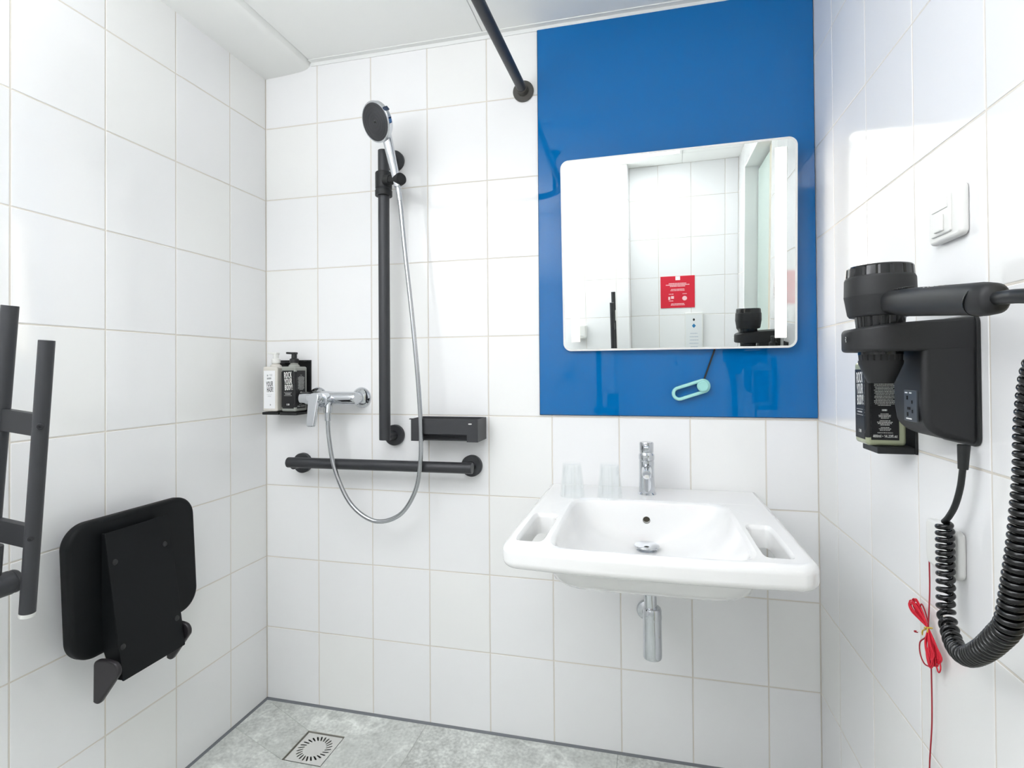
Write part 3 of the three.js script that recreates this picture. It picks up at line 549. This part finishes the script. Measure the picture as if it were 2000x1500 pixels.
// ───────────────────────── right wall: dryer, cord, switch, alarm cord ─────────────────────────
{ // wall holder
  const t = thing('dryer_holder', 'black wall-mounted hair dryer holder with ring arm and sockets', 'hair dryer holder', [W, 1.035, .69]);
  const side = new THREE.Shape(); side.moveTo(0, 0); side.lineTo(-.020, .0015); side.quadraticCurveTo(-.062, .008, -.068, .03); side.lineTo(-.0715, .055); side.lineTo(-.0715, .115); side.quadraticCurveTo(-.069, .135, -.072, .165); side.lineTo(-.03, .178); side.quadraticCurveTo(-.006, .184, 0, .18);
  const b = ext(side, .098, .009, 12, 4); b.translate(0, 0, -.049);
  part(t, 'housing', b, M.blackMatte);
  part(t, 'back_rim', basis(ext(roundRect(-.0525, -.004, .0525, .186, .014), .006, .002), AZ, AY, NX, V(0, 0, 0)), M.black);
  const top = new THREE.Shape(); const R = .052, cx = -.106; top.moveTo(0, -.049); top.lineTo(-.055, -.05); top.lineTo(cx, -R); top.absarc(cx, 0, R, -Math.PI / 2, Math.PI / 2, true); top.lineTo(-.055, .05); top.lineTo(0, .049);
  const hole = new THREE.Path(); hole.absarc(cx, 0, .0335, 0, Math.PI * 2); top.holes.push(hole);
  const arm = new THREE.ExtrudeGeometry(top, { depth: .028, bevelEnabled: true, bevelThickness: .005, bevelSize: .005, bevelOffset: -.005, bevelSegments: 3, curveSegments: 32 });
  arm.applyMatrix4(new THREE.Matrix4().set(1, 0, 0, 0, 0, 0, 1, 0, 0, -1, 0, 0, 0, 0, 0, 1)); arm.translate(0, .139, 0);
  { const P = arm.attributes.position; for (let i = 0; i < P.count; i++) { const y = P.getY(i), x = P.getX(i), k = Math.min(1, Math.max(0, (x + .158) / .158)); if (y > .155) P.setY(i, y - .006 + .016 * Math.sqrt(k)); } }
  arm.computeVertexNormals();
  part(t, 'ring_arm', toCreasedNormals(arm, .6), M.blackMatte);
  const pl = basis(ext(roundRect(-.020, -.0235, .020, .0235, .002), .0025, .0006), AZ, AY, NX, V(-.0708, .052, .015)); const sp = part(t, 'socket_plate', pl, std(0x3d4145, .4));
  const sk = []; for (const [y, z, w, h] of [[.012, -.009, .004, .006], [-.004, -.004, .009, .004], [-.013, -.008, .004, .006], [.006, .006, .003, .005], [-.008, .007, .003, .005]]) sk.push(box(.0008, h, w, -.0735, .052 + y, .015 + z, .0002, 1));
  part(sp, 'socket_slot', sk, M.dark); const mk = []; for (const [y, z, w] of [[.0195, -.012, .008], [.0195, .001, .007], [-.0195, -.004, .017]]) mk.push(box(.0006, .002, w, -.0734, .052 + y, .015 + z, .0001, 1)); for (const g of mk) part(sp, 'printed_mark', g, M.whitePlastic, 'small white printing');
  part(t, 'logo_print', (() => { const g = []; for (const [y, z0, z1, k] of [[.0055, .002, .016, 0], [-.0005, .004, .012, 0], [.002, .013, .018, 0]]) g.push(box(.0006, .0022, z1 - z0, 0, y, (z0 + z1) / 2, .0001, 1)); const q = join(g); q.rotateY(-.38); q.translate(-.1555, .151, .006); return q; })(), M.whitePlastic, 'small white logo on the arm tip');
}
{ // hair dryer standing nozzle-down in the ring
  const t = thing('hair_dryer', 'black hair dryer resting nozzle down in its wall holder', 'hair dryer', [1.6585, 1.115, .69]);
  part(t, 'body', lathe([[0, .108], [.041, .1085], [.0435, .112], [.0478, .139], [.0481, .1405], [.0478, .142], [.0472, .166], [.0462, .1685], [.0455, .170], [0, .170]], V(0, 0, 0), AY, 64), M.blackMatte);
  const ribs = (r0, r1, y0, y1, n, d) => { const g = new THREE.CylinderGeometry(r1, r0, y1 - y0, n * 6, 1, true), P = g.attributes.position; for (let i = 0; i < P.count; i++) { const k = i % (n * 6 + 1), f = (k % 6 === 0) ? 1 - d / r1 : 1; P.setX(i, P.getX(i) * f); P.setZ(i, P.getZ(i) * f); } g.translate(0, (y0 + y1) / 2, 0); g.computeVertexNormals(); return toCreasedNormals(g, .4); };
  part(t, 'inlet_cap', [ribs(.0455, .0445, .170, .1835, 16, .0012), lathe([[.0445, .1835], [.043, .1858], [.038, .187], [0, .1875]], V(0, 0, 0), AY, 64)], M.blackGloss);
  part(t, 'barrel', [ribs(.031, .0335, .082, .109, 18, .0012), lathe([[.0, .05], [.0295, .05], [.031, .083]], V(0, 0, 0))], M.blackGloss);
  part(t, 'nozzle', [ribs(.0285, .0298, .040, .056, 20, .0011), lathe([[0, .012], [.0160, .012], [.0163, .0065], [.0170, .0062], [.0180, .008], [.0295, .036], [.0298, .041], [.028, .041]], V(0, 0, 0), AY, 48)], M.blackMatte);
  const hp = [[.045, .1255, .0172], [.06, .1245, .0172], [.075, .122, .0186], [.10, .1195, .0196], [.16, .1135, .0188], [.23, .1065, .0182], [.262, .103, .0184], [.278, .1015, .0165], [.284, .101, .012]];
  const N = 32, hpos = [], hi = []; hp.forEach(([z, y, r], i) => { for (let k = 0; k < N; k++) { const a = k / N * Math.PI * 2, e = 2.4, c = Math.cos(a), s = Math.sin(a); hpos.push(r * .92 * Math.sign(c) * Math.abs(c) ** (2 / e), y + r * Math.sign(s) * Math.abs(s) ** (2 / e), z); } });
  for (let i = 0; i + 1 < hp.length; i++) for (let k = 0; k < N; k++) { const l = (k + 1) % N; hi.push(i * N + k, i * N + l, (i + 1) * N + k, i * N + l, (i + 1) * N + l, (i + 1) * N + k); } const e0 = hpos.length / 3; hpos.push(0, .101, .2845); for (let k = 0; k < N; k++) hi.push((hp.length - 1) * N + k, (hp.length - 1) * N + (k + 1) % N, e0);
  const hg = new THREE.BufferGeometry(); hg.setAttribute('position', new THREE.Float32BufferAttribute(hpos, 3)); hg.setIndex(hi); hg.computeVertexNormals();
  const h = part(t, 'handle', hg, M.blackMatte);
  part(h, 'handle_seam', rod(V(0, .1025, .2585), V(0, .1018, .2600), .0188, .0004), M.blackGloss);
  const sw = []; for (let i = 0; i < 7; i++) sw.push(box(.012, .0028, .0028, -.003, .1415 - i * .0004, .072 + i * .0052, .001, 1)); part(t, 'switch_button', sw, M.black);
  const lt = []; const rr = rng(3); for (let i = 0; i < 6; i++) { lt.push(box(.0012, .0004, .006, -.004, .1318 - i * .0006, .150 + i * .0085, .0001, 1), box(.007, .0004, .001, -.0065 + .002 * rr(), .132 - i * .0006, .147 + i * .0085, .0001, 1)); } part(h, 'handle_print', lt, M.whitePlastic, 'white printed lettering');
  part(t, 'cord_sleeve', [tube([V(0, .101, .28), V(.002, .099, .315), V(.01, .09, .36), V(.02, .07, .41)], .0072, 24, 14)], M.black);
  part(t, 'hanging_ring', new THREE.TorusGeometry(.009, .0016, 8, 28).rotateY(1.1).translate(.004, .083, .322), M.black);
}
{ // spiral cord
  const t = thing('coiled_cord', 'thick black coiled hair dryer cord looping below the holder', 'cord');
  part(t, 'strain_relief', [rod(V(1.742, 1.035, .742), V(1.7405, 1.0, .742), .0078, .001, 20, .0062)], M.blackSoft);
  part(t, 'straight_lead', tube([V(1.7405, 1.003, .742), V(1.739, .972, .737), V(1.737, .944, .727), V(1.736, .924, .712), V(1.736, .914, .700)], .0042, 40, 12), M.blackSoft);
  const path = new THREE.CatmullRomCurve3([V(1.735, .915, .704), V(1.735, .869, .704), V(1.735, .816, .704), V(1.733, .785, .708), V(1.727, .768, .729), V(1.717, .760, .764), V(1.707, .768, .808), V(1.697, .800, .862), V(1.692, .838, .905), V(1.690, .863, .927), V(1.690, .906, .939), V(1.690, .948, .949), V(1.690, .993, .957), V(1.690, 1.037, .963), V(1.687, 1.09, .972), V(1.68, 1.15, 1.0), V(1.675, 1.185, 1.06)], false, 'centripetal');
  const L = path.getLength(), N = 5200, fr = path.computeFrenetFrames(N, false);
  // turns lie loose at the left, tight on the right
  const pitch = s => s < .07 ? .0098 : s < .13 ? .0118 : s < .27 ? .0145 : .0090;
  const rad = s => .0084 + .0016 * Math.min(1, Math.max(0, (s - .16) / .2)); let ph = 0; const pts = [];
  for (let i = 0; i <= N; i++) { const u = i / N, s = u * L; ph += (L / N) / pitch(s) * Math.PI * 2; const p = path.getPointAt(u), r = rad(s) * Math.min(1, .3 + i / 40); if (i % 4 === 0) pts.push(p.clone().addScaledVector(fr.normals[i], Math.cos(ph) * r).addScaledVector(fr.binormals[i], Math.sin(ph) * r)); }
  part(t, 'coil', new THREE.TubeGeometry(new THREE.CatmullRomCurve3(pts), pts.length * 2, .0039, 12, false), phy(0x08090a, .22));
}
{ // push switch
  const t = thing('wall_switch', 'white square wall push switch above the hair dryer', 'switch', [W, 1.378, .676]);
  const pl = (w, h, d, r, y = 0, z = 0, o = 0) => { const g = ext(roundRect(-w / 2, -h / 2, w / 2, h / 2, r), d, Math.min(.004, d * .45), 8, 4); return basis(g, AZ, AY, NX, V(-o, y, z)); };
  part(t, 'cover_plate', basis(ext(roundRect(-.045, -.0395, .045, .0395, .010), .013, .005, 8, 4), AZ, AY, NX, V(0, 0, 0)), M.whitePlastic);
  part(t, 'inner_frame', pl(.056, .058, .004, .003, 0, -.004, .012), M.whitePlastic); part(t, 'label_window', pl(.044, .017, .0018, .001, .017, -.004, .0155), M.whitePlastic); part(t, 'push_button', pl(.024, .026, .004, .002, -.0115, -.004, .0155), M.whitePlastic);
}
{ // emergency pull cord
  const t = thing('alarm_plate', 'small white rounded wall plate behind the coiled cord', 'wall plate', [W, .862, .655]);
  part(t, 'cover', basis(ext(roundRect(-.046, -.037, .046, .037, .012), .014, .005, 8, 4), AZ, AY, NX, V(0, 0, 0)), M.whitePlastic);
  part(t, 'cord_outlet', rod(V(-.006, -.012, -.049), V(-.006, -.016, -.040), .003), M.whitePlastic);
  const c = thing('emergency_cord', 'red emergency pull cord gathered in a tied bundle', 'cord', [W, 0, 0]);
  const strand = [V(-.007, .8475, .614), V(-.0075, .8455, .6095), V(-.008, .835, .6085), V(-.008, .78, .608), V(-.010, .74, .609), V(-.012, .722, .611), V(-.012, .70, .612), V(-.010, .665, .613), V(-.009, .63, .612), V(-.009, .56, .611), V(-.009, .52, .606), V(-.008, .49, .600), V(-.008, .47, .599), V(-.008, .40, .600), V(-.008, .08, .600)];
  part(c, 'cord_line', tube(strand, .0011, 220, 8), M.redDark);
  // the bundle: two bunches of loops out of the tie
  const rr = rng(41), tie = V(-.012, .716, .611), ls = [];
  for (let i = 0; i < 15; i++) { const e = V(-.012 - .012 * rr(), .676 + .012 * rr() - .006 * (i % 3), .640 + .018 * (rr() - .5)), w = .004 + .008 * rr(), d = (rr() - .5) * .006;
    ls.push(tube([tie, tie.clone().lerp(e, .5).add(V(d, 0, -w * .7)), e.clone().add(V(0, .006, -w * .8)), e.clone().add(V(0, -.004, 0)), e.clone().add(V(0, .006, w * .8)), tie.clone().lerp(e, .5).add(V(-d, .002, w * .7)), tie], .0011, 40, 6)); }
  for (let i = 0; i < 12; i++) { const e = V(-.012 - .010 * rr(), .736 + .008 * (rr() - .5), .560 + .016 * rr()), w = .003 + .005 * rr();
    ls.push(tube([tie, tie.clone().lerp(e, .5).add(V(0, w * .9 + .003, 0)), e.clone().add(V(0, w, .004)), e.clone().add(V(0, 0, -.004)), e.clone().add(V(0, -w, .004)), tie.clone().lerp(e, .5).add(V(0, -w * .6, 0)), tie], .0011, 40, 6)); }
  part(c, 'cord_bundle', ls, M.red);
  part(c, 'loose_loop', tube([tie, V(-.013, .700, .606), V(-.013, .678, .584), V(-.013, .66, .585), V(-.013, .651, .598), V(-.012, .655, .617)], .0011, 60, 8), M.redDark);
  part(c, 'loose_loop', tube([tie.clone().add(V(0, .008, 0)), V(-.013, .742, .601), V(-.013, .747, .592), V(-.013, .738, .585)], .0011, 40, 8), M.redDark);
  part(c, 'wire_tie', [new THREE.TorusGeometry(.0052, .0011, 8, 24).rotateX(1.1).translate(tie.x, tie.y, tie.z), tube([tie.clone().add(V(-.004, -.002, 0)), V(-.017, .706, .602), V(-.016, .699, .6), V(-.014, .706, .597)], .0009, 24, 6), tube([tie.clone().add(V(-.003, .001, 0)), V(-.018, .72, .622), V(-.02, .715, .626)], .0009, 16, 6)], M.yellow, 'yellow twist tie');
  part(c, 'cord_end', tube([tie, V(-.013, .704, .596), V(-.013, .695, .579), V(-.013, .692, .572)], .0009, 24, 6), M.whitePlastic, 'frayed pale cord end'); part(c, 'cord_tip', rod(V(-.013, .6925, .575), V(-.013, .6895, .567), .0018, .0004), M.redDark);
}
// ───────────────────────── floor drain ─────────────────────────
{
  const t = thing('floor_drain', 'square pale steel floor drain with a ring of curved slots', 'drain', [.305, -.0075, .173]);
  const s = roundRect(-.0542, -.0648, .0648, .0542, .001);
  for (let i = 0; i < 24; i++) { const a = i / 24 * Math.PI * 2, p = new THREE.Path(), q = (r, d) => [.005 + r * Math.cos(a + d), -.005 + r * Math.sin(a + d)]; const A = [q(.0335, -.035), q(.041, .03), q(.0490, .085), q(.0525, .13), q(.0525, .175), q(.0495, .2), q(.041, .15), q(.0335, .075)]; p.moveTo(...A[0]); for (const k of A.slice(1)) p.lineTo(...k); p.closePath(); s.holes.push(p); }
  const g = new THREE.ExtrudeGeometry(s, { depth: .0012, bevelEnabled: false }); g.rotateX(-Math.PI / 2); g.translate(0, .0012, 0);
  part(t, 'grate', toCreasedNormals(g, .5), M.steel);
  part(t, 'frame', [span(-.0635, .0645, -.003, .0022, -.0635, -.0615, .0005, 1), span(-.0635, -.0615, -.003, .0022, -.0615, .0645, .0005, 1), span(-.0575, .0635, -.003, .0012, -.0565, -.0548, .0005, 1), span(-.0570, -.0555, -.003, .0012, -.0548, .0635, .0005, 1)], std(0xa8a69c, .5, .2));
  part(t, 'sump', [span(-.0555, .064, -.07, -.068, -.0555, .064, .0003, 1), span(-.0635, -.0535, -.07, -.003, -.0635, .0645, .0003, 1), span(.0632, .0645, -.07, -.003, -.0535, .0645, .0003, 1), span(-.0535, .0632, -.07, -.003, -.0635, -.0535, .0003, 1), span(-.0535, .0632, -.07, -.003, .0632, .0645, .0003, 1)], std(0x8f9089, .5, .5));
}
// ───────────────────────── things on the wall behind the camera ─────────────────────────
{
  const t = thing('notice_sign', 'red square notice with white printing seen in the mirror', 'sign', [1.396, 1.402, ZF]);
  const p = canvasMat(512, 512, (x, w, h) => { x.fillStyle = '#dc2038'; x.fillRect(0, 0, w, h); x.fillStyle = '#ffffff'; x.fillRect(216, 4, 70, 62); x.fillStyle = '#ffd3d6'; microText(x, 256, 112, 410, 3, 22, 21, 14); microText(x, 256, 206, 300, 2, 20, 22, 12); microText(x, 150, 282, 110, 1, 20, 23, 12); microText(x, 355, 282, 120, 1, 20, 24, 12); x.beginPath(); x.arc(150, 360, 36, 0, 7); x.fill(); x.fillRect(310, 320, 44, 44); x.fillRect(366, 330, 30, 50); microText(x, 355, 392, 100, 1, 14, 25, 12); microText(x, 256, 440, 300, 2, 20, 26, 12); });
  const g = plate(.214, .206, .003); g.rotateY(Math.PI); g.translate(0, 0, -.0016); part(t, 'sign_board', g, p);
}
{
  const t = thing('info_card', 'white upright card with black dot and blue diamond under sign', 'card', [1.4965, 1.13, ZF]);
  part(t, 'card_body', span(-.057, .057, -.14, .135, -.02, 0, .004), M.whitePlastic);
  const p = canvasMat(256, 512, (x, w, h) => { x.fillStyle = '#eff1f2'; x.fillRect(0, 0, w, h); x.fillStyle = '#131517'; x.beginPath(); x.arc(128, 66, 17, 0, 7); x.fill(); x.fillStyle = '#2b7fb4'; x.save(); x.translate(128, 150); x.rotate(Math.PI / 4); x.fillRect(-22, -22, 44, 44); x.restore(); x.fillStyle = '#c3cdd9'; microText(x, 128, 250, 160, 5, 46, 44, 12); });
  const g = plate(.1, .24, .001); g.rotateY(Math.PI); g.translate(0, 0, -.0206); part(t, 'card_print', g, p);
}
{
  const t = thing('wall_fitting', 'white rounded wall fitting seen left of the rail in mirror', 'wall plate', [.783, 1.165, ZP]);
  const g = ext(roundRect(-.036, -.05, .036, .05, .016), .04, .012, 8, 4); g.rotateY(Math.PI); part(t, 'cover', g, M.whitePlastic);
  part(t, 'slot', span(-.014, .014, -.03, -.024, -.0412, -.039, .001), M.steel);
}
renderer.render(scene, camera);
